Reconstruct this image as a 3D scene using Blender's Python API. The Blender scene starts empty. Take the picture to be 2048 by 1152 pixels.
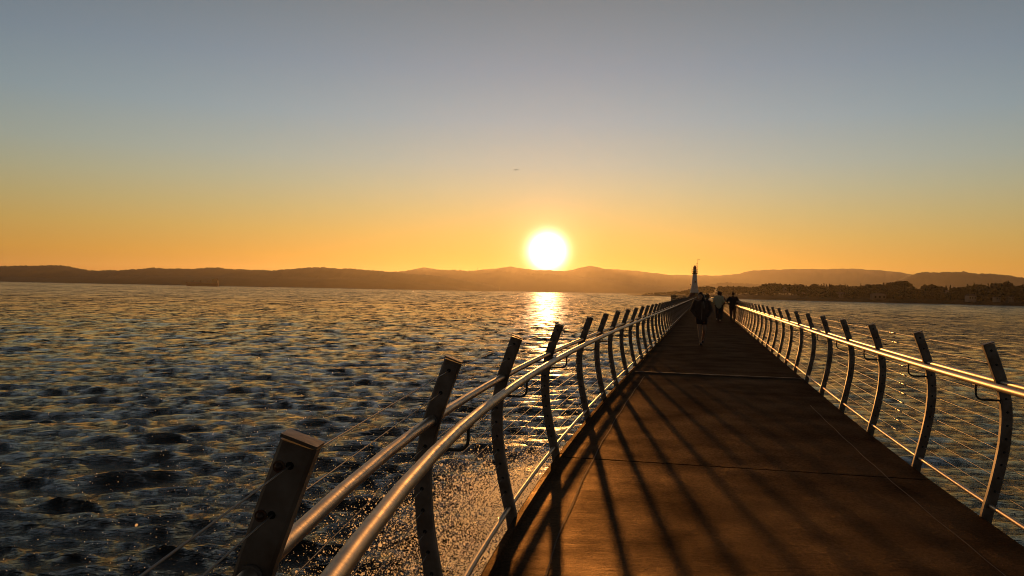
import bpy, bmesh, math, random
import numpy as np
from mathutils import Matrix, Vector
random.seed(7); RNG = np.random.default_rng(7)
R = math.radians
scene = bpy.context.scene
COL = scene.collection

# ------------------------------------------------------------ camera
EYE = 1.55            # above the walkway
FPX, HORIZON, ROLL = 1590.0, 561 + .0198 * 1024, math.atan(.0198)
cam = bpy.data.cameras.new("camera"); co = bpy.data.objects.new("camera", cam); COL.objects.link(co)
cam.sensor_width = 36; cam.lens = 36 * FPX / 2048
cam.clip_start = .05; cam.clip_end = 40000
pt = (HORIZON - 576) / FPX
c_, s_ = math.cos(ROLL), math.sin(ROLL)
fwd0 = Vector((0, 1, 0)); right = Vector((c_, 0, s_)); up0 = Vector((-s_, 0, c_))
fwd = (fwd0 + up0 * pt).normalized(); up = right.cross(fwd).normalized()
m3 = Matrix((right, up, -fwd)).transposed()
co.matrix_world = Matrix.Translation((0, 0, EYE)) @ m3.to_4x4()
scene.camera = co

def img(u, v):                       # photo pixel -> horizontal and vertical tangent
    dx, dy = u - 1024, v - HORIZON
    return (dx * c_ + dy * s_) / FPX, -(-dx * s_ + dy * c_) / FPX

# ------------------------------------------------------------ sun and sky
SUN_AZ, SUN_EL = math.atan(img(1095, 503)[0]), R(2.87)
sun_dir = Vector((math.sin(SUN_AZ) * math.cos(SUN_EL), math.cos(SUN_AZ) * math.cos(SUN_EL), math.sin(SUN_EL)))
sl = bpy.data.lights.new("sun", 'SUN'); so = bpy.data.objects.new("sun", sl); COL.objects.link(so)
sl.energy = 4.0; sl.angle = R(.85); sl.color = (1, .41, .09)
so.rotation_euler = sun_dir.to_track_quat('Z', 'Y').to_euler()

w = bpy.data.worlds.new("World"); scene.world = w; w.use_nodes = True
nt = w.node_tree; N = nt.nodes; L = nt.links
for n in list(N): N.remove(n)
def nd(tree, t, **k):
    n = tree.nodes.new(t)
    for a, b in k.items():
        if a.startswith('i_'): n.inputs[a[2:].replace('_', ' ')].default_value = b
        else: setattr(n, a, b)
    return n
def mth(tree, op, a, b=None, c=None):
    n = tree.nodes.new('ShaderNodeMath'); n.operation = op
    for i, v in enumerate((a, b, c)):
        if v is None: continue
        if isinstance(v, (int, float)): n.inputs[i].default_value = v
        else: tree.links.new(v, n.inputs[i])
    return n.outputs[0]
def lin(c): return tuple(((x / 255 + .055) / 1.055) ** 2.4 if x > 10 else x / 255 / 12.92 for x in c) + (1,)
def vmix(tree, typ, fac, a, b):
    n = tree.nodes.new('ShaderNodeMix'); n.data_type = 'RGBA'; n.blend_type = typ; n.clamp_result = False
    for i, v in ((0, fac), (6, a), (7, b)):
        if isinstance(v, (int, float)): n.inputs[i].default_value = v
        elif isinstance(v, tuple): n.inputs[i].default_value = v
        else: tree.links.new(v, n.inputs[i])
    return n.outputs[2]
tc = nd(nt, 'ShaderNodeTexCoord'); sx = nd(nt, 'ShaderNodeSeparateXYZ'); L.new(tc.outputs['Generated'], sx.inputs[0])
el = mth(nt, 'MULTIPLY', mth(nt, 'ARCSINE', sx.outputs[2]), 57.29578 / 40)      # 1 at 40 degrees up
ramp = nd(nt, 'ShaderNodeValToRGB'); L.new(el, ramp.inputs[0])
stops = [(0, (222, 138, 48)), (2.2, (230, 169, 72)), (4, (218, 182, 102)), (5.6, (204, 188, 130)), (7.3, (190, 190, 156)),
         (9, (176, 187, 174)), (12, (156, 176, 183)), (15.5, (140, 159, 173)), (20.5, (124, 137, 145)), (28, (100, 106, 106)), (39.5, (58, 62, 66))]
cr = ramp.color_ramp
while len(cr.elements) < len(stops): cr.elements.new(.5)
for e, (d, c) in zip(cr.elements, stops): e.position = d / 40; e.color = lin(c)
dot = nd(nt, 'ShaderNodeVectorMath', operation='DOT_PRODUCT'); L.new(tc.outputs['Generated'], dot.inputs[0]); dot.inputs[1].default_value = sun_dir
ang = mth(nt, 'MULTIPLY', mth(nt, 'ARCCOSINE', mth(nt, 'MINIMUM', dot.outputs['Value'], .9999999)), 57.29578)
def gauss(wd, p=2): return mth(nt, 'POWER', 2.71828, mth(nt, 'MULTIPLY', mth(nt, 'POWER', mth(nt, 'DIVIDE', ang, wd), p), -1))
side = mth(nt, 'ADD', .22, mth(nt, 'MULTIPLY', gauss(58), .65))
comb = nd(nt, 'ShaderNodeCombineXYZ')
for i in range(3): L.new(side, comb.inputs[i])
base = vmix(nt, 'MULTIPLY', 1.0, ramp.outputs[0], comb.outputs[0])
def glow(prev, g, col): 
    return vmix(nt, 'ADD', 1.0, prev, vmix(nt, 'MIX', g, (0, 0, 0, 1), col))
s1 = glow(base, gauss(4.0, 1.0), (.16, .05, .02, 1))
s2 = glow(s1, gauss(2.1, 1.7), (1.0, .36, .18, 1))
s3 = glow(s2, gauss(1.12, 2.6), (8, 6, 4, 1))
sky = nd(nt, 'ShaderNodeTexSky', sky_type='NISHITA', sun_disc=False, sun_elevation=SUN_EL, sun_rotation=SUN_AZ, dust_density=3.0)
bg1 = nd(nt, 'ShaderNodeBackground'); L.new(s3, bg1.inputs[0]); bg1.inputs[1].default_value = 1.0
bg2 = nd(nt, 'ShaderNodeBackground'); L.new(sky.outputs[0], bg2.inputs[0]); bg2.inputs[1].default_value = .003
ad = nd(nt, 'ShaderNodeAddShader'); L.new(bg1.outputs[0], ad.inputs[0]); L.new(bg2.outputs[0], ad.inputs[1])
wo = nd(nt, 'ShaderNodeOutputWorld'); L.new(ad.outputs[0], wo.inputs[0])
w.cycles.sampling_method = 'MANUAL'; w.cycles.sample_map_resolution = 2048

scene.view_settings.view_transform = 'Standard'; scene.view_settings.look = 'None'
scene.view_settings.exposure = 0; scene.view_settings.gamma = 1
cy = scene.cycles
cy.max_bounces = 6; cy.diffuse_bounces = 2; cy.glossy_bounces = 3; cy.transmission_bounces = 3; cy.volume_bounces = 0
cy.caustics_reflective = False; cy.caustics_refractive = False
cy.sample_clamp_indirect = 4; cy.sample_clamp_direct = 14; cy.use_adaptive_sampling = False; cy.filter_width = 1.0; cy.use_denoising = True; cy.denoiser = 'OPENIMAGEDENOISE'; cy.denoising_prefilter = 'ACCURATE'; cy.denoising_input_passes = 'RGB_ALBEDO_NORMAL'

# ------------------------------------------------------------ helpers
def mat(name, col, rough=.6, metal=0, spec=.5, noise=None, bump=None, coord='Object', rnoise=None):
    """noise=(scale, amount, colour2); bump=(scale, strength, distance)"""
    m = bpy.data.materials.new(name); m.use_nodes = True; t = m.node_tree
    p = t.nodes['Principled BSDF']; p.inputs['Base Color'].default_value = (*col, 1); p.inputs['Roughness'].default_value = rough
    p.inputs['Metallic'].default_value = metal; p.inputs['Specular IOR Level'].default_value = spec
    tcx = t.nodes.new('ShaderNodeTexCoord')
    if noise:
        nn = nd(t, 'ShaderNodeTexNoise'); nn.inputs['Scale'].default_value = noise[0]; nn.inputs['Detail'].default_value = 6
        t.links.new(tcx.outputs[coord], nn.inputs['Vector'])
        f = mth(t, 'MULTIPLY', mth(t, 'SMOOTH_MIN', mth(t, 'MAXIMUM', mth(t, 'MULTIPLY_ADD', nn.outputs['Fac'], 3, -1), 0), 1, .1), noise[1])
        t.links.new(vmix(t, 'MIX', f, (*col, 1), (*noise[2], 1)), p.inputs['Base Color'])
        if rnoise: t.links.new(mth(t, 'MULTIPLY_ADD', nn.outputs['Fac'], rnoise, rough - rnoise / 2), p.inputs['Roughness'])
    if bump:
        nb = nd(t, 'ShaderNodeTexNoise'); nb.inputs['Scale'].default_value = bump[0]; nb.inputs['Detail'].default_value = 4
        t.links.new(tcx.outputs[coord], nb.inputs['Vector'])
        b = nd(t, 'ShaderNodeBump'); b.inputs['Strength'].default_value = bump[1]; b.inputs['Distance'].default_value = bump[2]
        t.links.new(nb.outputs['Fac'], b.inputs['Height']); t.links.new(b.outputs[0], p.inputs['Normal'])
    return m

class MB:
    """gathers shapes for ONE mesh"""
    def __init__(s): s.v = []; s.f = []; s.m = []; s.sm = []
    def add(s, vs, fs, mi=0, smooth=False):
        o = len(s.v); s.v += [tuple(map(float, q)) for q in vs]
        for q in fs: s.f.append(tuple(i + o for i in q)); s.m.append(mi); s.sm.append(smooth)
    def box(s, c, d, mi=0, M=None):
        x, y, z = c; a, b, e = d[0] / 2, d[1] / 2, d[2] / 2
        vs = [(x + i * a, y + j * b, z + k * e) for i in (-1, 1) for j in (-1, 1) for k in (-1, 1)]
        if M: vs = [M @ Vector(q) for q in vs]
        s.add(vs, [(0, 1, 3, 2), (4, 6, 7, 5), (0, 4, 5, 1), (2, 3, 7, 6), (0, 2, 6, 4), (1, 5, 7, 3)], mi)
    def tube(s, pts, r, n=10, mi=0, caps=True, smooth=True):
        P = [Vector(p) for p in pts]; rr = r if isinstance(r, (list, tuple)) else [r] * len(P)
        vs = []; prev = None
        for i, p in enumerate(P):
            t = ((P[min(i + 1, len(P) - 1)] - P[max(i - 1, 0)])).normalized()
            if prev is None: a = t.orthogonal().normalized()
            else: a = (prev - t * prev.dot(t)).normalized()
            prev = a; b = t.cross(a)
            for k in range(n):
                q = 2 * math.pi * k / n; vs.append(p + (a * math.cos(q) + b * math.sin(q)) * rr[i])
        fs = [(i * n + k, i * n + (k + 1) % n, (i + 1) * n + (k + 1) % n, (i + 1) * n + k) for i in range(len(P) - 1) for k in range(n)]
        s.add(vs, fs, mi, smooth)
        if caps:
            o = (len(P) - 1) * n
            s.add([vs[k] for k in range(n)], [tuple(range(n - 1, -1, -1))], mi); s.add([vs[o + k] for k in range(n)], [tuple(range(n))], mi)
    def lathe(s, prof, n=16, c=(0, 0, 0), mi=0, smooth=True, ph=0):
        vs = [(c[0] + r * math.cos(2 * math.pi * k / n + ph), c[1] + r * math.sin(2 * math.pi * k / n + ph), c[2] + z) for r, z in prof for k in range(n)]
        fs = [(i * n + k, i * n + (k + 1) % n, (i + 1) * n + (k + 1) % n, (i + 1) * n + k) for i in range(len(prof) - 1) for k in range(n)]
        s.add(vs, fs, mi, smooth)
        s.add([vs[k] for k in range(n)], [tuple(range(n - 1, -1, -1))], mi); o = (len(prof) - 1) * n
        s.add([vs[o + k] for k in range(n)], [tuple(range(n))], mi)
    def cap(s, p0, p1, r0, r1, n=12):            # tapered limb with round ends
        p0, p1 = Vector(p0), Vector(p1); d = (p1 - p0); Ln = max(d.length, 1e-5); d = d / Ln
        pts, rs = [], []
        for a in (-88, -60, -30): pts.append(p0 + d * r0 * math.sin(R(a))); rs.append(r0 * math.cos(R(a)))
        pts += [p0, p1]; rs += [r0, r1]
        for a in (30, 60, 88): pts.append(p1 + d * r1 * math.sin(R(a))); rs.append(r1 * math.cos(R(a)))
        s.tube(pts, rs, n)
    def ell(s, c, r, n=14, M=None):
        prof = [(math.cos(R(a)), math.sin(R(a))) for a in range(-88, 89, 16)]
        o = MB(); o.lathe(prof, n); vs = [Vector((q[0] * r[0], q[1] * r[1], q[2] * r[2])) for q in o.v]
        if M: vs = [M @ q for q in vs]
        s.add([q + Vector(c) for q in vs], o.f, 0, True)
    def mesh(s, name, mats):
        me = bpy.data.meshes.new(name); me.from_pydata(s.v, [], s.f)
        for m in (mats if isinstance(mats, (list, tuple)) else [mats]): me.materials.append(m)
        me.polygons.foreach_set('material_index', s.m); me.polygons.foreach_set('use_smooth', s.sm); me.update(); return me
    def build(s, name, mats, parent=None, loc=None):
        return link(name, s.mesh(name, mats), parent, loc)
def link(name, me, parent=None, loc=None):
    o = bpy.data.objects.new(name, me); COL.objects.link(o)
    if parent: o.parent = parent
    if loc is not None: o.location = loc
    return o
def tag(o, label=None, cat=None, group=None, kind=None):
    if label: o['label'] = label
    if cat: o['category'] = cat
    if group: o['group'] = group
    if kind: o['kind'] = kind
    return o
def empty(name, loc, rz=0):
    o = bpy.data.objects.new(name, None); COL.objects.link(o); o.location = loc; o.rotation_euler = (0, 0, rz); o.empty_display_size = .2
    return o
def kids(o): return [q for q in COL.objects if q.parent == o]
def copy_tree(o, parent=None, ch=None):
    c = o.copy(); COL.objects.link(c)
    c.parent = parent
    for k in (ch if ch is not None else kids(o)): copy_tree(k, c)
    return c
def grid_mesh(name, P, m, smooth=True, closed=False):     # P: rows x cols x 3
    r, c = P.shape[:2]; me = bpy.data.meshes.new(name)
    i = np.arange(r - 1)[:, None]; j = np.arange(c - (0 if closed else 1))[None, :]; j2 = (j + 1) % c
    q = np.stack([i * c + j, i * c + j2, (i + 1) * c + j2, (i + 1) * c + j], -1).reshape(-1, 4)
    me.vertices.add(r * c); me.vertices.foreach_set('co', P.reshape(-1).astype(np.float32))
    me.loops.add(q.size); me.loops.foreach_set('vertex_index', q.reshape(-1).astype(np.int32))
    me.polygons.add(len(q)); me.polygons.foreach_set('loop_start', (np.arange(len(q)) * 4).astype(np.int32))
    me.polygons.foreach_set('loop_total', np.full(len(q), 4, np.int32)); me.polygons.foreach_set('use_smooth', np.full(len(q), smooth))
    me.materials.append(m); me.update(calc_edges=True); return me

# ------------------------------------------------------------ path of the pier
DS = np.linspace(-12, 250, 5241)
SL = np.interp(DS, [-12, 0, 2, 3.7, 5.8, 8.6, 13, 250], [0, 0, .055, .145, .19, .222, .2405, .2405])
XL = np.concatenate([[0], np.cumsum((SL[1:] + SL[:-1]) / 2 * np.diff(DS))]); XL += .46 - np.interp(7.47, DS, XL)
WID = 3.24
def pier(D, o=0, z=0):      # D forward distance of the left edge point, o metres to the right across the deck
    th = math.atan(float(np.interp(D, DS, SL)))
    return Vector((float(np.interp(D, DS, XL)) + o * math.cos(th), D - o * math.sin(th), z))
def heading(D): return math.atan(float(np.interp(D, DS, SL)))
SEA = -3.6

# ------------------------------------------------------------ water
def water_mat():
    m = bpy.data.materials.new("sea_water"); m.use_nodes = True; t = m.node_tree; p = t.nodes['Principled BSDF']
    p.inputs['Base Color'].default_value = (.006, .010, .014, 1); p.inputs['Roughness'].default_value = .10; p.inputs['IOR'].default_value = 1.33
    tcx = nd(t, 'ShaderNodeTexCoord')
    geo = nd(t, 'ShaderNodeNewGeometry')
    mp = nd(t, 'ShaderNodeMapping'); t.links.new(tcx.outputs['Object'], mp.inputs[0]); mp.inputs['Rotation'].default_value = (0, 0, R(12)); mp.inputs['Scale'].default_value = (.42, 1, 1)
    dist = nd(t, 'ShaderNodeVectorMath', operation='LENGTH'); t.links.new(tcx.outputs['Object'], dist.inputs[0]); dist = dist.outputs['Value']
    def ss(a, b):
        n = nd(t, 'ShaderNodeMapRange', interpolation_type='SMOOTHSTEP'); n.inputs['From Min'].default_value = a; n.inputs['From Max'].default_value = b
        t.links.new(dist, n.inputs['Value']); return n.outputs[0]
    def noise(sc, det, rough=.55, out='Fac'):
        n = nd(t, 'ShaderNodeTexNoise'); n.inputs['Scale'].default_value = sc; n.inputs['Detail'].default_value = det; n.inputs['Roughness'].default_value = rough
        t.links.new(mp.outputs[0], n.inputs['Vector']); return n.outputs[out]
    def vec(op, a, b):
        n = nd(t, 'ShaderNodeVectorMath', operation=op)
        for i, v in enumerate((a, b)):
            if isinstance(v, tuple): n.inputs[i].default_value = v
            elif isinstance(v, (int, float)): n.inputs['Scale'].default_value = v
            else: t.links.new(v, n.inputs['Scale' if (op == 'SCALE' and i == 1) else i])
        return n.outputs[0]
    rn = nd(t, 'ShaderNodeTexNoise', noise_type='RIDGED_MULTIFRACTAL'); rn.inputs['Scale'].default_value = 1.7; rn.inputs['Detail'].default_value = 4; rn.inputs['Lacunarity'].default_value = 2.2
    t.links.new(mp.outputs[0], rn.inputs['Vector'])
    b0 = nd(t, 'ShaderNodeBump'); b0.inputs['Strength'].default_value = 1; b0.inputs['Distance'].default_value = .085; t.links.new(rn.outputs[0], b0.inputs['Height'])
    prev = b0.outputs[0]
    for sc, dd in ((10, .15), (3.6, .30)):
        b1 = nd(t, 'ShaderNodeBump'); b1.inputs['Strength'].default_value = 1; b1.inputs['Distance'].default_value = dd
        t.links.new(noise(sc, 5, .6), b1.inputs['Height'])
        if prev: t.links.new(prev, b1.inputs['Normal'])
        prev = b1.outputs[0]
    # small scale slopes of the sea at every distance: ripples, wave groups, gust patches
    acc = None
    for (sx_, sy_), amp, a, b in (((1.6, 1.3), 1.5, 8, 40), ((.62, .22), 1.9, 30, 90), ((.22, .05), 1.9, 110, 260), ((.075, .009), 1.8, 350, 900), ((.02, .0012), 1.4, 1200, 3000)):
        mq = nd(t, 'ShaderNodeMapping'); t.links.new(tcx.outputs['Object'], mq.inputs[0]); mq.inputs['Scale'].default_value = (sx_, sy_, 1); mq.inputs['Rotation'].default_value = (0, 0, R(3))
        n = nd(t, 'ShaderNodeTexNoise'); n.inputs['Scale'].default_value = 1; n.inputs['Detail'].default_value = 2; n.inputs['Roughness'].default_value = .6; t.links.new(mq.outputs[0], n.inputs['Vector'])
        q = vec('SCALE', vec('MULTIPLY', vec('SUBTRACT', n.outputs['Color'], (.5, .5, .5)), (.20, 2.4, 0)), mth(t, 'MULTIPLY', ss(a, b), amp))
        acc = q if acc is None else vec('ADD', acc, q)
    nrm = nd(t, 'ShaderNodeVectorMath', operation='NORMALIZE'); t.links.new(vec('ADD', b1.outputs[0], acc), nrm.inputs[0])
    t.links.new(nrm.outputs[0], p.inputs['Normal'])
    t.links.new(mth(t, 'MULTIPLY_ADD', ss(20, 500), .07, .07), p.inputs['Roughness'])
    return m
M_water = water_mat()
rad = [1.2]
while rad[-1] < 300: rad.append(rad[-1] * 1.0055)
while rad[-1] < 12500: rad.append(rad[-1] * 1.05)
rad = np.array(rad)
az = np.concatenate([np.arange(-180, -44, 4), np.arange(-44, 44, .11), np.arange(44, 180, 4)])
RR, AA = np.meshgrid(rad, np.radians(az), indexing='ij')
X = RR * np.sin(AA); Y = RR * np.cos(AA)
step = RR * .0055; step[RR > 300] = RR[RR > 300] * .05
step = np.maximum(step, RR * np.where((AA > R(-44)) & (AA < R(44)), .002, .07))
H = np.zeros_like(X); GX = np.zeros_like(X); GY = np.zeros_like(X)
# lee side of the pier is calmer
off = (X - np.interp(np.clip(Y, -12, 250), DS, XL)) - 1.6
lee = 1 / (1 + np.exp(-off / .4)); lee *= 1 / (1 + np.exp((Y - 215) / 12))
def sea_tile(L0, seed, lams, heading_, peak, rms):
    """wind sea from a directional spectrum; one band-limited copy per shortest wavelength in lams"""
    n = 1024; k1 = np.fft.fftfreq(n, L0 / n) * 2 * math.pi; KX, KY = np.meshgrid(k1, k1, indexing='ij'); K = np.hypot(KX, KY); K[0, 0] = 1e-6
    rg = np.random.default_rng(seed); co_ = (KX * math.cos(heading_) + KY * math.sin(heading_)) / K
    kp = 2 * math.pi / peak; pw = 2 + 5 * np.exp(-K / (4 * kp))
    A = np.sqrt(K ** -3.75 * np.exp(-1.25 * (kp / K) ** 2)) * np.abs(co_) ** pw * np.where(co_ > 0, 1, .15); A[0, 0] = 0
    F = A * (rg.normal(size=(n, n)) + 1j * rg.normal(size=(n, n))); F *= K < 2 * math.pi / .22
    sl_ = np.sqrt(np.mean(np.fft.ifft2(1j * KX * F).real ** 2 + np.mean(np.fft.ifft2(1j * KY * F).real ** 2))); F *= rms / sl_
    out = []
    for lm in lams:
        G = F * np.exp(-(K * lm / (2 * math.pi)) ** 4)
        out.append([np.fft.ifft2(q * G).real for q in (1, 1j * KX / K, 1j * KY / K)])
    return out
def sample(T, u, v, L0):
    n = T.shape[0]; a = (u / L0 * n) % n; b = (v / L0 * n) % n; i = a.astype(int) % n; j = b.astype(int) % n; fa = a - np.floor(a); fb = b - np.floor(b); i2 = (i + 1) % n; j2 = (j + 1) % n
    return (T[i, j] * (1 - fa) + T[i2, j] * fa) * (1 - fb) + (T[i, j2] * (1 - fa) + T[i2, j2] * fa) * fb
LAM = [.24, .6, 1.4, 3.2, 7.0]
need = np.clip(step * 3.0, LAM[0], None); lev = np.clip(np.interp(np.log(need), np.log(LAM), range(len(LAM))), 0, len(LAM) - 1); fade = np.clip(2 - need / LAM[-1], 0, 1)
calm = 1 - lee * .58
for L0, seed, rot, peak, rms in ((83.0, 3, R(0), 4.2, .23), (41.0, 8, R(19), 1.7, .23)):
    T = sea_tile(L0, seed, LAM, R(-72) - rot, peak, rms); cr_, sr_ = math.cos(rot), math.sin(rot)
    U = X * cr_ - Y * sr_; V = X * sr_ + Y * cr_          # tile axes turned by -rot
    for q in range(len(LAM)):
        wq = np.clip(1 - np.abs(lev - q), 0, 1) * fade; mk = wq > 0
        if not mk.any(): continue
        h_, dx_, dy_ = (sample(t_, U[mk], V[mk], L0) for t_ in T[q]); g = wq[mk] * calm[mk]
        H[mk] += h_ * g; GX[mk] += 1.1 * g * (dx_ * cr_ + dy_ * sr_); GY[mk] += 1.1 * g * (-dx_ * sr_ + dy_ * cr_)
P = np.stack([X + GX, Y + GY, H + SEA], -1)
wat = link('sea', grid_mesh('sea', P, M_water, closed=True)); tag(wat, kind='structure')
tag(wat, 'dark choppy sea with a golden sun track')

# ------------------------------------------------------------ pier walkway
def concrete():
    m = bpy.data.materials.new("walkway_concrete"); m.use_nodes = True; t = m.node_tree; p = t.nodes['Principled BSDF']
    tcx = nd(t, 'ShaderNodeTexCoord'); mp = nd(t, 'ShaderNodeMapping'); t.links.new(tcx.outputs['Object'], mp.inputs[0])
    mp.inputs['Rotation'].default_value = (0, 0, R(11)); mp.inputs['Scale'].default_value = (.14, 1, 1)
    mp2 = nd(t, 'ShaderNodeMapping'); t.links.new(tcx.outputs['Object'], mp2.inputs[0])
    def noise(src, sc, det, r=.6):
        n = nd(t, 'ShaderNodeTexNoise'); n.inputs['Scale'].default_value = sc; n.inputs['Detail'].default_value = det; n.inputs['Roughness'].default_value = r
        t.links.new(src.outputs[0], n.inputs['Vector']); return n.outputs['Fac']
    brush, grit, stain = noise(mp, 15, 6, .7), noise(mp2, 30, 6, .85), noise(mp2, 1.3, 6)
    f = mth(t, 'MULTIPLY_ADD', stain, 1.6, -.3); f = mth(t, 'MAXIMUM', mth(t, 'MINIMUM', f, 1), 0)
    c = vmix(t, 'MIX', f, (.028, .0155, .011, 1), (.070, .039, .027, 1))
    c2 = vmix(t, 'MIX', mth(t, 'MAXIMUM', mth(t, 'MINIMUM', mth(t, 'MULTIPLY_ADD', grit, 7, -3), 1), 0), c, (.004, .002, .0015, 1))
    b1 = nd(t, 'ShaderNodeBump'); b1.inputs['Strength'].default_value = 1; b1.inputs['Distance'].default_value = .012; t.links.new(brush, b1.inputs['Height'])
    b2 = nd(t, 'ShaderNodeBump'); b2.inputs['Strength'].default_value = 1; b2.inputs['Distance'].default_value = .012; t.links.new(grit, b2.inputs['Height'])
    t.links.new(b1.outputs[0], b2.inputs['Normal'])
    # rough brushed concrete: mostly diffuse with a thin worn sheen (no mirror rim at grazing angles)
    t.nodes.remove(p)
    df = nd(t, 'ShaderNodeBsdfDiffuse'); df.inputs['Roughness'].default_value = .6; t.links.new(c2, df.inputs[0]); t.links.new(b2.outputs[0], df.inputs['Normal'])
    gl = nd(t, 'ShaderNodeBsdfGlossy'); gl.inputs[0].default_value = (.95, .72, .50, 1); t.links.new(b2.outputs[0], gl.inputs['Normal'])
    t.links.new(mth(t, 'MULTIPLY_ADD', stain, -.45, .66), gl.inputs['Roughness'])
    mx = nd(t, 'ShaderNodeMixShader'); t.links.new(mth(t, 'MULTIPLY_ADD', f, .055, .014), mx.inputs[0]); t.links.new(df.outputs[0], mx.inputs[1]); t.links.new(gl.outputs[0], mx.inputs[2])
    t.links.new(mx.outputs[0], t.nodes['Material Output'].inputs[0])
    return m
M_conc = concrete()
M_wall = mat('granite_blocks', (.16, .12, .09), .8, noise=(1.5, .8, (.08, .06, .05)), bump=(3, .6, .05))
M_pale = mat('pale_cement', (.085, .05, .033), .85, noise=(14, .9, (.15, .1, .07)), bump=(90, .5, .004))
M_strip = mat('worn_metal_strip', (.16, .10, .065), .7, 0, noise=(9, .8, (.08, .05, .035)))

JOINTS = [7.47 + 8.14 * k for k in range(-2, 24)]
wk = MB()
edges = [-11.0] + JOINTS + [203.0]
for a, b in zip(edges[:-1], edges[1:]):
    a2, b2 = a + .018, b - .018
    n = max(2, int((b2 - a2) / (1.0 if a < 40 else 4)))
    rows = [a2 + (b2 - a2) * i / n for i in range(n + 1)]
    # cross-section: left kerb lip, deck, right edge
    cs = [(0, -.34), (0, .022), (.010, .030), (.045, .030), (.055, .002), (.10, 0), (WID - .02, 0), (WID, -.02), (WID, -.34)]
    vs = [];
    for D in rows: vs += [pier(D, o, z) for o, z in cs]
    nc = len(cs)
    fs = [(i * nc + j, (i + 1) * nc + j, (i + 1) * nc + (j + 1) % nc, i * nc + (j + 1) % nc) for i in range(n) for j in range(nc)]
    wk.add(vs, fs); wk.add(vs[:nc], [tuple(range(nc))]); wk.add(vs[-nc:], [tuple(range(nc - 1, -1, -1))])
walk = wk.build('pier_walkway', M_conc); tag(walk, 'long brown concrete pier walkway leading to the lighthouse', kind='structure')
s = MB()
for D0, D1, o in ((2.5, 15, .33), (3.2, 12, WID - .37)):
    n = 30; vs = []
    for i in range(n + 1):
        D = D0 + (D1 - D0) * i / n; j = .006 * math.sin(i * 1.7)
        vs += [pier(D, o + j, .004), pier(D, o + .008 + j, .004)]
    s.add(vs, [(2 * i, 2 * i + 1, 2 * i + 3, 2 * i + 2) for i in range(n)])
s.build('seam_line', M_pale, walk)
s = MB()
D = JOINTS[3]
vs = [pier(D - .05, .1, .002), pier(D - .05, WID - .02, .002), pier(D - .035, .1, .02), pier(D - .035, WID - .02, .02), pier(D + .035, .1, .02), pier(D + .035, WID - .02, .02), pier(D + .05, .1, .002), pier(D + .05, WID - .02, .002)]
s.add(vs, [(0, 1, 3, 2), (2, 3, 5, 4), (4, 5, 7, 6), (0, 2, 4, 6), (1, 7, 5, 3)]); s.build('joint_strip', M_strip, walk)
# the breakwater wall carrying it
bw = MB(); rows = np.linspace(-10.9, 202.5, 70); cs = [(.22, -.345), (WID - .22, -.345), (WID + .1, -9), (-.1, -9)]
vs = []
for D in rows: vs += [pier(D, o, z) for o, z in cs]
bw.add(vs, [(i * 4 + j, i * 4 + (j + 1) % 4, (i + 1) * 4 + (j + 1) % 4, (i + 1) * 4 + j) for i in range(69) for j in range(4)])
bw.add(vs[:4], [(0, 3, 2, 1)]); bw.add(vs[-4:], [(0, 1, 2, 3)])
tag(bw.build('breakwater_wall', M_wall), 'stone breakwater wall standing in the sea under the walkway', 'wall', kind='structure')

# ------------------------------------------------------------ railings
M_post = mat('galvanised_post', (.30, .25, .23), .5, .2, noise=(11, .95, (.13, .085, .06)), bump=(60, .25, .002), rnoise=.3)
M_rail = mat('galvanised_rail', (.52, .40, .29), .47, .8, noise=(18, .7, (.36, .34, .33)), bump=(70, .2, .001), rnoise=.3)
M_hole = mat('dark_hole', (.01, .01, .01), .9)
M_cable = mat('steel_cable', (.22, .20, .19), .5, .7)
M_brack = mat('dark_bracket', (.09, .085, .08), .5, .5)
M_rust = mat('rusty_bolt', (.16, .12, .10), .45, .7, noise=(60, .8, (.12, .04, .015)))
HZ = [1.19, 1.09, .85, .755, .66, .565, .47, .38, .285, .19]       # cable heights
prof_z = [-.22, 0, .15, .3, .5, .69, .8, .9, 1.0, 1.24]
prof_o = [q - .035 for q in (-.004, .012, .052, .085, .122, .136, .131, .115, .088, .004)]
def inner(z): 
    # smooth: quadratic-like interpolation of the traced curve
    return float(np.interp(z, FZ, FO))
FZ = np.linspace(-.22, 1.24, 200); FO = np.interp(FZ, prof_z, prof_o)
_k = np.ones(17) / 17; _fo = np.convolve(np.pad(FO, 8, mode='reflect', reflect_type='odd'), _k, 'valid'); FO = _fo
PW, PT = .074, .050
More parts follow.
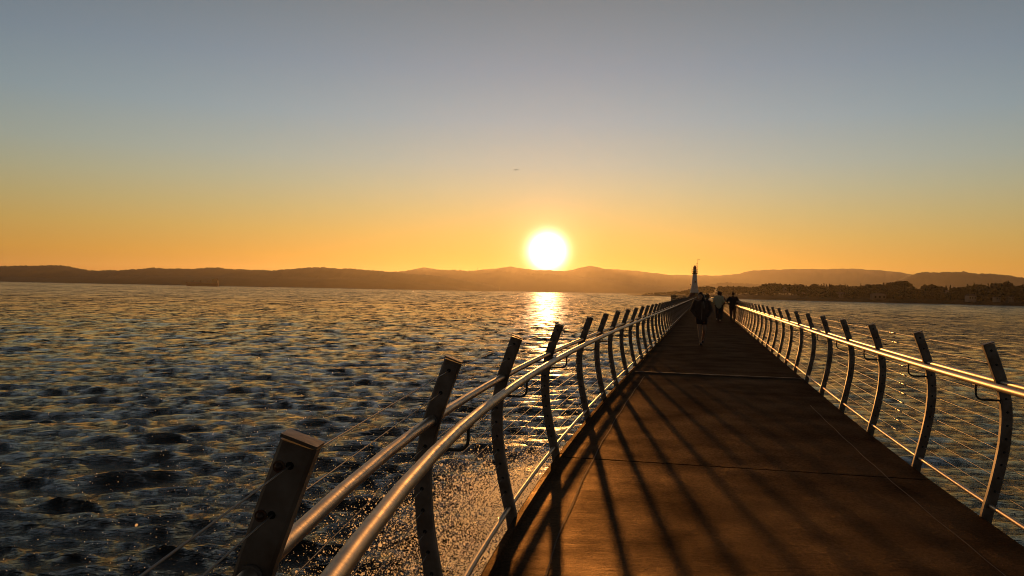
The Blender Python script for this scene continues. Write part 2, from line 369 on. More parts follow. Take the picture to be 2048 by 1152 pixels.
def post_mesh():
    s = MB(); zs = list(np.linspace(-.22, 1.0, 22)) + [1.12, 1.232]; vs = []
    b = .007
    sec = [(b, -PT / 2), (PW - b, -PT / 2), (PW, -PT / 2 + b), (PW, PT / 2 - b), (PW - b, PT / 2), (b, PT / 2), (0, PT / 2 - b), (0, -PT / 2 + b)]
    for i, z in enumerate(zs):
        t = (inner(z + .02) - inner(z - .02)) / .04 if .0 < z < 1.2 else (inner(1.2) - inner(1.1)) / .1 if z > 1 else .2
        for a, y in sec: vs.append((inner(z) + a * 1.0, y, z - (a - PW / 2) * t * .85 * (1 if z > 0 else 0)))
    n = 8; fs = [(i * n + k, i * n + (k + 1) % n, (i + 1) * n + (k + 1) % n, (i + 1) * n + k) for i in range(len(zs) - 1) for k in range(n)]
    s.add(vs, fs, 0, False)
    s.add(vs[:n], [tuple(range(n - 1, -1, -1))]); s.add(vs[-n:], [tuple(range(n))])
    for z in HZ:
        cx = inner(z) + PW * .5
        for sd in (-1, 1):
            ring = [(cx + .0085 * math.cos(2 * math.pi * k / 10), sd * (PT / 2 + .0012), z + .0085 * math.sin(2 * math.pi * k / 10)) for k in range(10)]
            s.add(ring, [tuple(range(10)) if sd < 0 else tuple(range(9, -1, -1))], 1)
    return s.mesh('post', [M_post, M_hole])
me_post = post_mesh()
s = MB(); t0 = Vector((inner(1.236) - inner(1.13), 0, .106)).normalized(); nx = Vector((t0.z, 0, -t0.x))
cc = Vector((inner(1.236) + PW * .5, 0, 1.236)) + t0 * .003
Mx = Matrix((nx, Vector((0, 1, 0)), t0)).transposed().to_4x4(); Mx.translation = cc + Vector((0, 0, .0))
s.box((0, 0, 0), (PW * .98 + .006, PT + .006, .007), 0, Mx); me_cap = s.mesh('cap', M_post)
HR_O, HR_Z = -.065, .965       # handrail, inside of the posts
s = MB(); J = [(HR_O, 0, HR_Z - .02)]; zb = .835
J += [(HR_O, 0, zb + .05)] + [(HR_O + .045 - .045 * math.cos(R(a)), 0, zb + .045 - .045 * math.sin(R(a))) for a in (15, 35, 55, 75, 90)] + [(inner(zb) + .01, 0, zb)]
s.tube(J, .0075, 8); s.box((HR_O, 0, HR_Z - .024), (.03, .05, .006)); s.box((inner(zb) - .003, 0, zb), (.006, .04, .04)); me_br = s.mesh('bracket', M_brack)

def railing(side, Dks, label):
    root = tag(empty('guard_railing', pier(Dks[0], 0 if side < 0 else WID)), label, 'railing', 'railings along both sides of the walkway')
    inv = Matrix.Translation(-root.location)
    def P3(D, o, z):   # o outward
        return pier(D, -o if side < 0 else WID + o, z) - root.location
    def place(o, D):
        h = heading(D); o.location = P3(D, 0, 0); o.rotation_euler = (0, 0, (math.pi - h) if side < 0 else -h)
    proto = link('post', me_post, root); cp = link('cap', me_cap, proto); br = link('bracket', me_br, proto); subs = [cp, br]
    for i, D in enumerate(Dks[:100]):
        if i == 0: place(proto, D); continue
        c = proto.copy(); COL.objects.link(c); c.parent = root; place(c, D)
        for q in subs: d = q.copy(); COL.objects.link(d); d.parent = c
        if side < 0 and 1.0 < D < 2.0:
            for z in (1.19, 1.09):
                b = MB(); cx = inner(z) + PW * .5 + .022
                y = PT / 2
                b.tube([(cx, y, z - .002), (cx, y + .003, z - .002)], .0125, 14); b.tube([(cx, y + .003, z - .002), (cx, y + .006, z - .002), (cx, y + .011, z - .002), (cx, y + .0135, z - .002)], [.0085, .008, .0055, .001], 12)
                b.build('bolt', M_rust, c)
    if len(Dks) > 100:
        pass
    fine = sorted(set([round(q, 3) for q in list(np.arange(Dks[0] - .6, 22, .5)) + list(np.arange(22, Dks[-1], 4.0)) + [Dks[-1]]]))
    for nm, o, z, r, n in (('top_rail', inner(.965) + PW / 2, .965, .0212, 14), ('handrail', HR_O, HR_Z, .0245, 16), ('bottom_rail', inner(.085) + PW / 2, .085, .017, 12)):
        s = MB(); s.tube([P3(D, o, z) for D in fine], r, n); s.build(nm, M_rail, root)
    s = MB()
    # collars where the top rail meets each near post
    for z in HZ:
        s = MB(); s.tube([P3(D, inner(z) + PW * .5, z) for D in Dks], .0020, 6); s.build('cable', M_cable, root)
    return root, P3
DL = [-4.1, -2.2, -.28, 1.62, 3.55, 5.38, 7.48, 9.85, 11.62, 13.3] + [13.3 + 1.84 * k for k in range(1, 91)]
DR = [-3.1, -1.2, .7, 2.55, 4.42, 6.32, 8.03, 9.93, 11.76] + [11.76 + 1.86 * k for k in range(1, 92)]
rl, P3l = railing(-1, DL, 'silver cable railing along the left seaward edge of the walkway, curved posts')
rr_, P3r = railing(1, DR, 'golden lit cable railing along the right edge of the walkway, curved posts')
# weld collars on the left rail and turnbuckles on the right cables
for D in DL[2:9]:
    s = MB(); o = inner(.965) + PW / 2
    s.tube([P3l(D - .038, o, .965), P3l(D - .028, o, .965)], .0265, 14); s.build('collar', M_post, rl)
Da, Db = DR[6], DR[7]
for i, z in enumerate(HZ):
    o = inner(z) + PW * .5; q = Da + (Db - Da) * (.52 + .012 * math.sin(i * 2.1))
    s = MB(); s.tube([P3r(q - .11, o, z), P3r(q - .10, o, z), P3r(q + .03, o, z), P3r(q + .04, o, z)], [.004, .0085, .0085, .004], 10)
    s.tube([P3r(q + .055, o, z), P3r(q + .06, o, z), P3r(q + .10, o, z), P3r(q + .105, o, z)], [.004, .0075, .0075, .004], 10)
    s.build('turnbuckle', M_rail, rr_)

# ------------------------------------------------------------ pier head, lighthouse
M_white = mat('white_tower_paint', (.80, .79, .80), .6, noise=(2, .5, (.45, .42, .40)))
M_red = mat('red_lantern_paint', (.35, .05, .03), .5)
M_base = mat('red_brown_base', (.20, .08, .05), .7, noise=(2, .6, (.12, .06, .04)))
M_dark = mat('dark_ironwork', (.05, .045, .04), .6, .3)
M_glass = mat('lantern_glass', (.35, .10, .05), .1, 0)
hd = MB(); D0, D1 = 203.2, 250
h0 = heading(200)
def hp(D, o, z): return pier(min(D, 249.9), o, z)
vs = [hp(a, o, z) for z in (-.35, 0) for a, o in ((200, -6.6), (249, -6.6), (249, 4.5), (203.02, 4.5), (203.02, -.02), (200, -.02))]
hd.add(vs, [(0, 1, 7, 6), (1, 2, 8, 7), (2, 3, 9, 8), (3, 4, 10, 9), (4, 5, 11, 10), (5, 0, 6, 11), (6, 7, 8, 9, 10, 11), (5, 4, 3, 2, 1, 0)])
for z0, z1 in ((-.36, -9),):
    vs = [hp(a, o, z) for z in (z0, z1) for a, o in ((203.5, -3.2), (248, -3.2), (248, 4.2), (203.5, 4.2))]
    hd.add(vs, [(0, 1, 5, 4), (1, 2, 6, 5), (2, 3, 7, 6), (3, 0, 4, 7), (0, 3, 2, 1)])
for a, o in ((201, -6.2), (210, -6.2), (201, -3.4)): hd.tube([hp(a, o, -.34), hp(a, o, -8)], .25, 8)
tag(hd.build('pier_head', M_wall), 'wide concrete platform at the far end of the walkway', kind='structure')
fr = tag(empty('platform_fence', hp(200, -6.5, 0)), 'dark fence with thin bars around the left side of the far pier platform', 'fence')
def fl(p): return p - fr.location
run = [hp(200.1, -.3, 0), hp(200.1, -6.5, 0), hp(240, -6.5, 0)]
for a, b in zip(run[:-1], run[1:]):
    n = max(2, int((b - a).length / 1.5))
    for i in range(n + 1):
        if a is not run[0] and i == 0: continue
        q = a.lerp(b, i / n); s = MB(); s.tube([fl(q), fl(q) + Vector((0, 0, 1.12))], .05 if i else .09, 6); s.build('fence_post', M_dark, fr)
for z in (.15, .6, 1.12):
    s = MB(); s.tube([fl(p + Vector((0, 0, z))) for p in run], .035, 6); s.build('fence_rail', M_dark, fr)

LD = 222.0; tx, _ = img(1389, 575); lx = tx * LD
lh = tag(empty('lighthouse', (lx, LD, 0)), 'white tapering lighthouse with red lantern at the end of the pier', 'lighthouse')
s = MB(); s.lathe([(1.62, 0), (1.5, .6), (1.34, 1.5), (1.26, 2.0)], 8, smooth=False, ph=R(22.5)); s.build('base', M_base, lh)
s = MB(); s.lathe([(1.25, 2.003), (1.12, 2.35), (.96, 3.2), (.80, 4.3), (.67, 5.6), (.59, 6.6), (.56, 7.2)], 8, smooth=False, ph=R(22.5)); s.build('tower', M_white, lh)
s = MB(); s.lathe([(.56, 7.203), (.86, 7.38), (.88, 7.5), (.5, 7.503)], 16, smooth=False); s.build('gallery', M_dark, lh)
s = MB(); s.lathe([(.47, 7.506), (.47, 8.1), (.52, 8.12), (.52, 8.18)], 12, smooth=False); s.build('lantern_base', M_dark, lh)
s = MB(); s.lathe([(.36, 8.183), (.36, 8.4)], 12); s.build('lantern_glass', M_white, lh)
s = MB(); s.lathe([(.3, 8.403), (.47, 8.45), (.47, 9.1), (.36, 9.3), (.16, 9.5), (.1, 9.62), (.04, 9.7)], 12, smooth=False); s.build('lantern', M_red, lh)
s = MB()
for k in range(10):
    a = 2 * math.pi * k / 10; s.tube([(.84 * math.cos(a), .84 * math.sin(a), 7.5), (.84 * math.cos(a), .84 * math.sin(a), 8.42)], .03, 6)
for z in (7.95, 8.42): s.tube([(.84 * math.cos(2 * math.pi * k / 20), .84 * math.sin(2 * math.pi * k / 20), z) for k in range(21)], .03, 6)
s.build('gallery_rail', M_dark, lh)
s = MB(); s.tube([(.78, -.1, 7.5), (.78, -.1, 11.2)], .05, 6); s.tube([(.6, -.1, 11.2), (1.15, -.1, 11.2)], .04, 6); s.ell((1.2, -.1, 11.2), (.1, .1, .1))
s.tube([(.5, -.1, 10.2), (.78, -.1, 10.2)], .03, 6); s.box((.5, -.1, 10.22), (.14, .14, .18)); s.tube([(.3, -.1, 9.7), (.45, -.1, 9.4), (.78, -.1, 9.35)], .03, 6); s.box((.4, -.1, 9.75), (.1, .1, .16))
s.build('instrument_mast', M_dark, lh)
s = MB(); s.tube([(-.84, 0, 7.5), (-.84, 0, 9.7)], .022, 6); s.build('whip_antenna', M_dark, lh)
s = MB(); s.box((-1.0, -.2, 4.15), (.5, .12, .1)); s.box((-1.2, -.2, 4.2), (.14, .2, .3)); s.build('side_lamp', M_dark, lh)
s = MB(); s.box((0, -1.4, 1.0), (.8, .25, 1.9)); s.build('door', M_dark, lh)
s = MB(); s.box((0, -.76, 5.0), (.26, .12, .5)); s.build('window', M_dark, lh)
# rocks heaped at the foot
M_rock = mat('dark_rock', (.10, .07, .05), .85, noise=(1, .6, (.05, .04, .03)))
for i in range(9):
    bm = bmesh.new(); bmesh.ops.create_icosphere(bm, subdivisions=2, radius=1); rg = random.Random(i)
    sc = Vector((rg.uniform(.5, 1.1), rg.uniform(.5, 1), rg.uniform(.35, .7)))
    for v in bm.verts: v.co = Vector((v.co.x * sc.x, v.co.y * sc.y, v.co.z * sc.z)) * rg.uniform(.82, 1.12)
    me = bpy.data.meshes.new('boulder'); bm.to_mesh(me); bm.free(); me.materials.append(M_rock)
    o = link('boulder', me, loc=(lx - 1.2 - i * .42 - rg.uniform(0, .5), LD - 2 + rg.uniform(-1, 1), .18)); tag(o, 'dark boulder in the low heap at the left foot of the lighthouse', 'boulder', 'boulders at the foot of the lighthouse')

# ------------------------------------------------------------ hills
M_hill = mat('forested_hills', (.035, .036, .020), .95, spec=.1, noise=(.004, .8, (.05, .042, .022)))
M_hilln = mat('dark_forest_ridge', (.022, .026, .014), .95, spec=.1, noise=(.01, .8, (.035, .032, .018)))
def ridge(pts, D, depth, m, label, rough=1.0, trees=0, seed=1):
    rg = np.random.default_rng(seed)
    us = np.arange(pts[0][0], pts[-1][0] + .1, 1.6); ys = np.interp(us, [p[0] for p in pts], [p[1] for p in pts])
    k = np.ones(7) / 7; ys = np.convolve(np.pad(ys, 3, mode='edge'), k, 'valid')
    wob = sum(a * np.sin(us / f + rg.uniform(0, 6)) for f, a in ((17, .5), (7, .35), (3.1, .25))) * rough
    T = np.linspace(-1, 1, 23); P = np.zeros((len(T), len(us), 3))
    for j, (u, y) in enumerate(zip(us, ys - wob)):
        tx, tz = img(u, y); h = max(tz * D + EYE - SEA, 2)
        tj = rg.uniform(0, trees) if trees else 0
        for i, t in enumerate(T):
            d = D + t * depth
            hh = h * max(0, 1 - abs(t) ** 1.7)
            if abs(t) < .75: hh *= 1 + .05 * math.sin(j * .11 + i * 1.3) * (abs(t)) + .04 * abs(t) * math.sin(j * .37 - i * .9)
            if i == 11: hh += tj
            P[i, j] = (tx * D * (d / D) ** .6, d, SEA - 1.0 + hh)
    o = link('hills', grid_mesh('hills', P, m)); tag(o, label, kind='structure'); return o
ridge([(640, 560), (760, 545), (800, 543), (820, 540), (850, 534.5), (880, 540), (905, 543), (940, 546), (962, 540), (985, 537), (1005, 535), (1022, 532), (1045, 537), (1065, 540), (1140, 541), (1165, 534), (1182, 532), (1210, 537),
       (1245, 539), (1290, 544), (1340, 549), (1400, 551), (1445, 550), (1480, 547), (1505, 541), (1545, 538.5), (1620, 538), (1690, 537), (1760, 540), (1790, 543), (1822, 549), (1900, 553), (2060, 560), (2300, 566)], 9200, 900, M_hill, 'far pale hills under the setting sun', seed=2)
ridge([(-400, 536), (-200, 530), (-60, 536), (0, 534), (60, 532), (118, 531.5), (150, 536), (178, 541.5), (235, 542), (260, 540), (300, 536), (335, 538.5), (395, 538), (410, 536), (435, 536), (455, 539), (510, 540), (545, 542), (570, 540),
       (600, 536), (645, 535), (665, 538), (710, 538), (770, 544), (800, 546), (870, 552), (930, 560), (1000, 575)], 4600, 500, M_hilln, 'dark wooded ridge across the water on the left', trees=7, seed=3)
ridge([(640, 570), (700, 556), (760, 548), (820, 542), (850, 541), (930, 542), (1000, 543), (1040, 547), (1110, 551), (1180, 556), (1260, 566), (1330, 576), (1390, 584), (1420, 592)], 7400, 500, M_hilln, 'wooded ridge with ragged tree tops in the haze below the sun', rough=.8, trees=14, seed=4)
ridge([(-400, 556), (-100, 553), (100, 555), (300, 551), (480, 554), (700, 556), (820, 562), (900, 572), (960, 583)], 3900, 300, M_hilln, 'low dark foreshore ridge on the left across the water', rough=.7, trees=6, seed=5)
ridge([(1330, 588), (1380, 574), (1450, 566), (1500, 568), (1600, 572), (1720, 575), (1800, 560), (1830, 548), (1850, 544), (1880, 546), (1930, 544), (1960, 548), (1990, 549), (2048, 556), (2200, 566), (2400, 575)], 5200, 500, M_hilln, 'mid distance wooded hill on the right behind the shore trees', rough=.9, trees=7, seed=6)

# radio mast on the ridge
tx, tz = img(955, 541); mz = tz * 7400 + EYE
s = MB(); s.tube([(0, 0, -8), (0, 0, 26)], .9, 6); s.tube([(-2.5, 0, 18), (2.5, 0, 18)], .5, 6); s.tube([(-2, 0, 23), (2, 0, 23)], .5, 6)
tag(s.build('radio_mast', M_dark, loc=(tx * 7400, 7400, mz)), 'thin radio mast on the ridge just left of the sun', 'mast')

# ------------------------------------------------------------ near shore on the right
M_shore = mat('shore_scrub', (.045, .035, .020), .95, spec=.1, noise=(.05, .8, (.065, .048, .028)))
SH = [(1255, 590.2, 1750, 1.5), (1290, 590.6, 1650, 4), (1340, 592.5, 1500, 6), (1400, 594.8, 1350, 6), (1460, 597.3, 1150, 6), (1500, 598.8, 1060, 7), (1600, 601.6, 980, 8), (1700, 604.5, 930, 8), (1800, 606.6, 890, 8), (1900, 608.8, 850, 8), (2048, 612.3, 800, 8), (2250, 617, 760, 8), (2500, 622, 720, 8)]
us = np.arange(1255, 2500, 4.0); rgs = np.random.default_rng(11); P = np.zeros((9, len(us), 3))
shD = np.interp(us, [q[0] for q in SH], [q[2] for q in SH]); shH = np.interp(us, [q[0] for q in SH], [q[3] for q in SH])
SHD = lambda u: float(np.interp(u, us, shD))
back = [0, 4, 10, 22, 45, 80, 140, 260, 420]; hf = [-.3, .12, .28, .42, .6, .8, 1, 1.05, 0]
for j, u in enumerate(us):
    tx, _ = img(u, 595)
    for i in range(9):
        d = shD[j] + back[i] + (rgs.normal(0, 1.2) if i < 3 else 0)
        P[i, j] = (tx * d, d, SEA + hf[i] * shH[j] * (1 + .12 * rgs.normal()))
tag(link('shore_land', grid_mesh('shore_land', P, M_shore)), 'low scrubby shore across the water on the right', kind='structure')
def ground_z(u, db): return SEA + float(np.interp(db, back, hf)) * float(np.interp(u, us, shH))

# ------------------------------------------------------------ trees
M_leaf = mat('tree_foliage', (.035, .034, .014), .9, spec=.15, noise=(.35, .8, (.065, .050, .020)))
M_trunk = mat('tree_bark', (.05, .035, .022), .9)
def leaf_crown(name, lobes, n, size, seed):
    rg = np.random.default_rng(seed); V = []; F = []
    L_ = np.array(lobes); wts = L_[:, 3] * L_[:, 4]; wts = wts / wts.sum()
    for i in range(n):
        l = L_[rg.choice(len(L_), p=wts)]
        d = rg.normal(size=3); d /= np.linalg.norm(d); r = rg.uniform(.45, 1.0) ** .5 * (1 + .10 * rg.normal())
        c = l[:3] + d * np.array([l[3], l[3], l[4]]) * r
        a = rg.normal(size=3); a /= np.linalg.norm(a); b = np.cross(a, rg.normal(size=3)); b /= np.linalg.norm(b); sz = size * rg.uniform(.5, 1.3)
        o = len(V); V += [c + a * sz, c + b * sz * .7, c - a * sz, c - b * sz * .7]; F.append((o, o + 1, o + 2, o + 3))
    me = bpy.data.meshes.new(name); me.from_pydata([tuple(map(float, v)) for v in V], [], F); me.materials.append(M_leaf); return me
def trunk_mesh(h, r, seed):
    rg = random.Random(seed); s = MB(); s.tube([(0, 0, -.5), (0, 0, h * .4), (rg.uniform(-.4, .4), 0, h * .8)], [r, r * .75, r * .3], 7)
    for k in range(4):
        a = rg.uniform(0, 6.28); z = h * rg.uniform(.3, .55); s.tube([(0, 0, z), (math.cos(a) * h * .2, math.sin(a) * h * .2, z + h * .2)], [r * .4, r * .1], 5)
    return s.mesh('trunk', M_trunk)
def blobs(rg, h, wd, n, flat=.8):
    return [(rg.uniform(-1, 1) * wd * .55, rg.uniform(-1, 1) * wd * .55, h * rg.uniform(.20, .78), wd * rg.uniform(.3, .5), h * rg.uniform(.16, .25) * flat) for _ in range(n)] + [(0, 0, h * .55, wd * .62, h * .32)]
rgp = random.Random(5); VAR = {}
for k in range(5): VAR['round', k] = (leaf_crown('crown', blobs(rgp, 12, 6.0, 7), 900, .75, 20 + k), trunk_mesh(12, .4, k))
for k in range(3): VAR['fir', k] = (leaf_crown('crown', [(0, 0, z, (14 - z) * .26 + .4, 1.1) for z in np.linspace(2.5, 14, 9)], 650, .65, 40 + k), trunk_mesh(13, .35, 9 + k))
for k in range(2): VAR['low', k] = (leaf_crown('crown', blobs(rgp, 5, 4.5, 5), 500, .6, 60 + k), trunk_mesh(4, .25, 19 + k))
KIND = {'round': ('broadleaf_tree', 'broadleaf tree'), 'fir': ('conifer_tree', 'conifer'), 'low': ('bush', 'bush')}
def tree(kind, k, u, ytop, db, label, group, wide=1.0):
    D = SHD(u) + db; tx, tz = img(u, ytop); zt = tz * D + EYE; zg = ground_z(u, db) - .3
    h0 = {'round': 11.4, 'fir': 14.6, 'low': 4.6}[kind]; s_ = max(.35, (zt - zg) / h0)
    o = empty(KIND[kind][0], (tx * D, D, zg), random.uniform(0, 6.28)); o.scale = (s_ * wide, s_ * wide, s_)
    c, t = VAR[kind, k]; link('crown', c, o); link('trunk', t, o); tag(o, label, KIND[kind][1], group); return o
def prof(u):      # tree line traced over the right shore
    return float(np.interp(u, [1270, 1300, 1340, 1365, 1378, 1388, 1395, 1410, 1425, 1431, 1437, 1450, 1480, 1515, 1530, 1545, 1590, 1610, 1640, 1680, 1700, 1740, 1770, 1785, 1812, 1826, 1838, 1860, 1876, 1884, 1900, 1912, 1930, 1955, 2000, 2014, 2026, 2048, 2200],
        [588.5, 585.5, 583, 581, 578, 574, 571.5, 570.5, 571.5, 575, 572.5, 571, 571.5, 573, 568, 565.5, 568, 568.5, 566, 567, 567.5, 568, 563.5, 562, 561, 565, 571, 568, 567, 573, 571, 574, 569, 567, 566, 562, 567, 568, 566]))
rt = random.Random(9)
u = 1286
while u < 1400:
    tree('low' if u < 1355 else 'round', rt.randrange(2), u, prof(u) + rt.uniform(0, 1), rt.uniform(40, 80), 'small tree on the low spit of land left of and behind the lighthouse', 'trees on the low spit behind the lighthouse', 1.3); u += rt.uniform(5, 8)
u = 1397
while u < 1600:
    if not 1428 < u < 1435: tree('round', rt.randrange(5), u, prof(u) + rt.uniform(0, 1.5), rt.uniform(60, 140), 'rounded tree in the dense dark wood behind the walking people', 'trees of the dark wood behind the walkers', 1.15)
    u += rt.uniform(5, 8)
u = 1600
while u < 2130:
    if not (1782 < u < 1828 or 1848 < u < 1876 or 2006 < u < 2024 or 1822 < u < 1842):
        kd = 'fir' if rt.random() < .3 else 'round'
        nm = 'pointed conifer' if kd == 'fir' else 'rounded broadleaf tree'
        tree(kd, rt.randrange(3), u, prof(u) + rt.uniform(-1.0, 4), rt.uniform(70, 200), nm + ' in the uneven tree line along the right shore', nm + 's along the right shore', rt.uniform(.9, 1.2))
    if rt.random() < .75: 
        v = u + rt.uniform(-4, 4); tree('low' if rt.random() < .6 else 'round', rt.randrange(2), v, min(prof(v) + rt.uniform(9, 20), 597), rt.uniform(25, 55), 'low tree or shrub in front of the right shore tree line', 'low trees in front of the right shore tree line', 1.2)
    u += rt.uniform(5, 9)
tree('round', 1, 1790, 562, 60, 'left half of the biggest dome shaped tree group on the right shore', None, 1.5)
tree('round', 2, 1811, 560.5, 62, 'right half of the biggest dome shaped tree group on the right shore', None, 1.35)
tree('round', 3, 1861, 566.5, 60, 'broad dark dome shaped tree just right of the biggest one', None, 1.4)
tree('round', 4, 2014, 561.5, 70, 'tallest round tree near the right edge of the photo', None, .8)
tree('round', 0, 1541, 565, 60, 'round tree rising above the left end of the dark wood', None, 1.3)

# ------------------------------------------------------------ shore buildings
M_hw = mat('pale_house_wall', (.34, .28, .24), .8, noise=(.6, .4, (.25, .20, .17))); M_hw2 = mat('grey_house_wall', (.15, .12, .10), .8); M_roof = mat('house_roof', (.10, .07, .06), .8)
M_win = mat('dark_window', (.02, .02, .025), .15)
def house(u, yg, db, wd, h, rh, dp, wm, label, nm='house', cat='house', nw=3):
    D = SHD(u) + db; tx, tz = img(u, yg); z = tz * D + EYE
    o = tag(empty(nm, (tx * D, D, z)), label, cat)
    s = MB(); s.box((0, 0, h / 2 - 1), (wd, dp, h + 2)); s.build('wall', wm, o)
    s = MB(); e = .5; vs = [(-wd / 2 - e, -dp / 2 - e, h), (wd / 2 + e, -dp / 2 - e, h), (wd / 2 + e, dp / 2 + e, h), (-wd / 2 - e, dp / 2 + e, h), (-wd / 2 - e + rh * .4, 0, h + rh), (wd / 2 + e - rh * .4, 0, h + rh)]
    s.add(vs, [(0, 1, 5, 4), (2, 3, 4, 5), (1, 2, 5), (3, 0, 4), (3, 2, 1, 0)]); s.build('roof', M_roof, o)
    for k in range(nw):
        s = MB(); s.box(((k + .5) / nw * wd - wd / 2, -dp / 2 - .05, h * .55), (wd / nw * .4, .14, h * .35)); s.build('window', M_win, o)
    return o
house(1756, 600, 22, 15, 6.5, 1.2, 9, M_hw2, 'wide grey shed near the water below the dome shaped trees', 'shed', 'shed')
house(1834, 587, 75, 7.5, 4, 1.5, 8, M_hw, 'small pale house in the gap between the two dome shaped trees', nw=2)
house(1889, 588, 95, 6, 3.5, 1.6, 7, M_hw2, 'small brownish house half hidden by trees right of the second dome shaped tree', nw=2)
house(1941, 600, 20, 8, 4.2, 2.2, 8, M_hw, 'brightest pale house close to the water on the right shore', nw=3)
house(1993, 600.5, 22, 5, 3, 1.2, 6, M_hw, 'small pale hut, left one of two right of the brightest house', 'hut', 'hut', 2)
house(2019, 601.5, 24, 6, 4, 1.3, 6, M_hw2, 'taller narrow house near the right edge of the shore', nw=2)
house(1682, 593, 40, 12, 3.8, 1.5, 8, M_hw2, 'low wide house at the right end of the pale retaining wall', nw=4)
house(1572, 582, 90, 7, 3.5, 1.4, 7, M_hw2, 'dim house inside the dark wood behind the railing', nw=2)
D = SHD(1640) + 50; a = img(1602, 585); b = img(1672, 587)
s = MB(); s.box((0, 0, 0), ((b[0] - a[0]) * D, .8, .9)); tag(s.build('retaining_wall', M_hw, loc=((a[0] + b[0]) / 2 * D, D, a[1] * D + EYE - .6)), 'long low pale retaining wall on the right shore slope', 'wall')

# ------------------------------------------------------------ ship
M_hull = mat('rust_red_hull', (.12, .04, .018), .8); M_sup = mat('ship_superstructure', (.10, .05, .03), .8)
SD = 2400; a = img(372, 570); b = img(437, 571); sxp = (a[0] + b[0]) / 2 * SD; Ls = (b[0] - a[0]) * SD
sh = tag(empty('cargo_ship', (sxp, SD, SEA)), 'long rust red cargo ship low on the water far out on the left', 'ship')
sh.scale = (1, .7, .66); s = MB(); hl = Ls / 2
out = [(-hl, 0), (-hl * .93, -9), (-hl * .8, -12), (hl * .88, -12), (hl, -8), (hl, 8), (hl * .88, 12), (-hl * .8, 12), (-hl * .93, 9)]
n = len(out); vs = [(x * .985, y * .8, -3) for x, y in out] + [(x, y, 15 + (4 if x < -hl * .85 else 0)) for x, y in out]
s.add(vs, [(k, (k + 1) % n, n + (k + 1) % n, n + k) for k in range(n)] + [tuple(range(n, 2 * n)), tuple(range(n - 1, -1, -1))]); s.build('hull', M_hull, sh)
s = MB(); s.box((hl * .80, 0, 21.6), (16, 18, 13)); s.box((hl * .78, 0, 31), (12, 22, 5.6)); s.build('bridge', M_sup, sh)
s = MB(); s.tube([(hl * .90, 0, 15), (hl * .90, 0, 36)], 3, 8); s.build('funnel', M_hull, sh)
for fx in (-.55, -.1, .35):
    s = MB(); s.tube([(hl * fx, 0, 15), (hl * fx, 0, 28)], .9, 6); s.tube([(hl * fx - 5, 0, 22), (hl * fx + 5, 0, 25)], .6, 6); s.build('deck_crane', M_sup, sh)
s = MB(); s.tube([(hl * .78, 0, 33), (hl * .78, 0, 42)], .6, 6); s.build('mast', M_sup, sh)

# ------------------------------------------------------------ bird
tx, tz = img(1031, 340); s = MB(); BD = 150.
s.tube([(0, -.28, 0), (0, -.2, .02), (0, 0, 0), (0, .16, -.01), (0, .26, 0)], [.02, .06, .085, .05, .015], 8)
for sd, ln in ((-1, .34), (1, .60)):
    vs = []
    for q, ch, zz in ((0, .16, .02), (.45, .15, .11), (1, .03, .10)):
        for e, t_ in ((-1, .012), (1, .006)): vs += [(sd * q * ln, e * ch - q * .05, zz + t_), (sd * q * ln, e * ch - q * .05, zz - t_)]
    fs = []
    for i in range(2):
        a, b = i * 4, i * 4 + 4; fs += [(a, a + 2, b + 2, b), (a + 1, b + 1, b + 3, a + 3), (a, b, b + 1, a + 1), (a + 2, a + 3, b + 3, b + 2)]
    s.add(vs, fs + [(8, 10, 11, 9)])
tag(s.build('gull', mat('gull_feathers', (.25, .24, .22), .8), loc=(tx * BD, BD, tz * BD + EYE)), 'small dark gull gliding in the empty sky above the sun', 'bird')

# ------------------------------------------------------------ people
def remesh(s, name, m, vox, parent, smooth_it=2):
    me = s.mesh(name, m); o = bpy.data.objects.new('tmp', me); COL.objects.link(o)
    r = o.modifiers.new('r', 'REMESH'); r.mode = 'VOXEL'; r.voxel_size = vox; r.use_smooth_shade = True
    if smooth_it: q = o.modifiers.new('s', 'SMOOTH'); q.iterations = smooth_it; q.factor = .5
    dg = bpy.context.evaluated_depsgraph_get(); me2 = bpy.data.meshes.new_from_object(o.evaluated_get(dg)); me2.name = name
    bpy.data.objects.remove(o); me2.materials.clear(); me2.materials.append(m)
    return link(name, me2, parent)
def hand(s, wr, d, side, r=1.0):
    """palm, four unequal curled fingers and a thumb; d = forearm direction"""
    d = Vector(d).normalized(); wr = Vector(wr); x = Vector((0, 1, 0)); x = (x - d * x.dot(d)).normalized(); n = d.cross(x) * side
    s.cap(wr, wr + d * .07, .024, .030)
    for k, ln in enumerate((.068, .076, .070, .055)):
        b = wr + d * .085 + x * (.03 - .02 * k); m = b + d * ln * .5 + n * .006; e = m + d * ln * .38 + n * .03
        s.cap(b, m, .0095, .009, 8); s.cap(m, e, .009, .0075, 8)
    b = wr + d * .03 + x * .03; m = b + d * .03 + x * .022; s.cap(b, m, .012, .010, 8); s.cap(m, m + d * .03 + n * .01, .010, .008, 8)
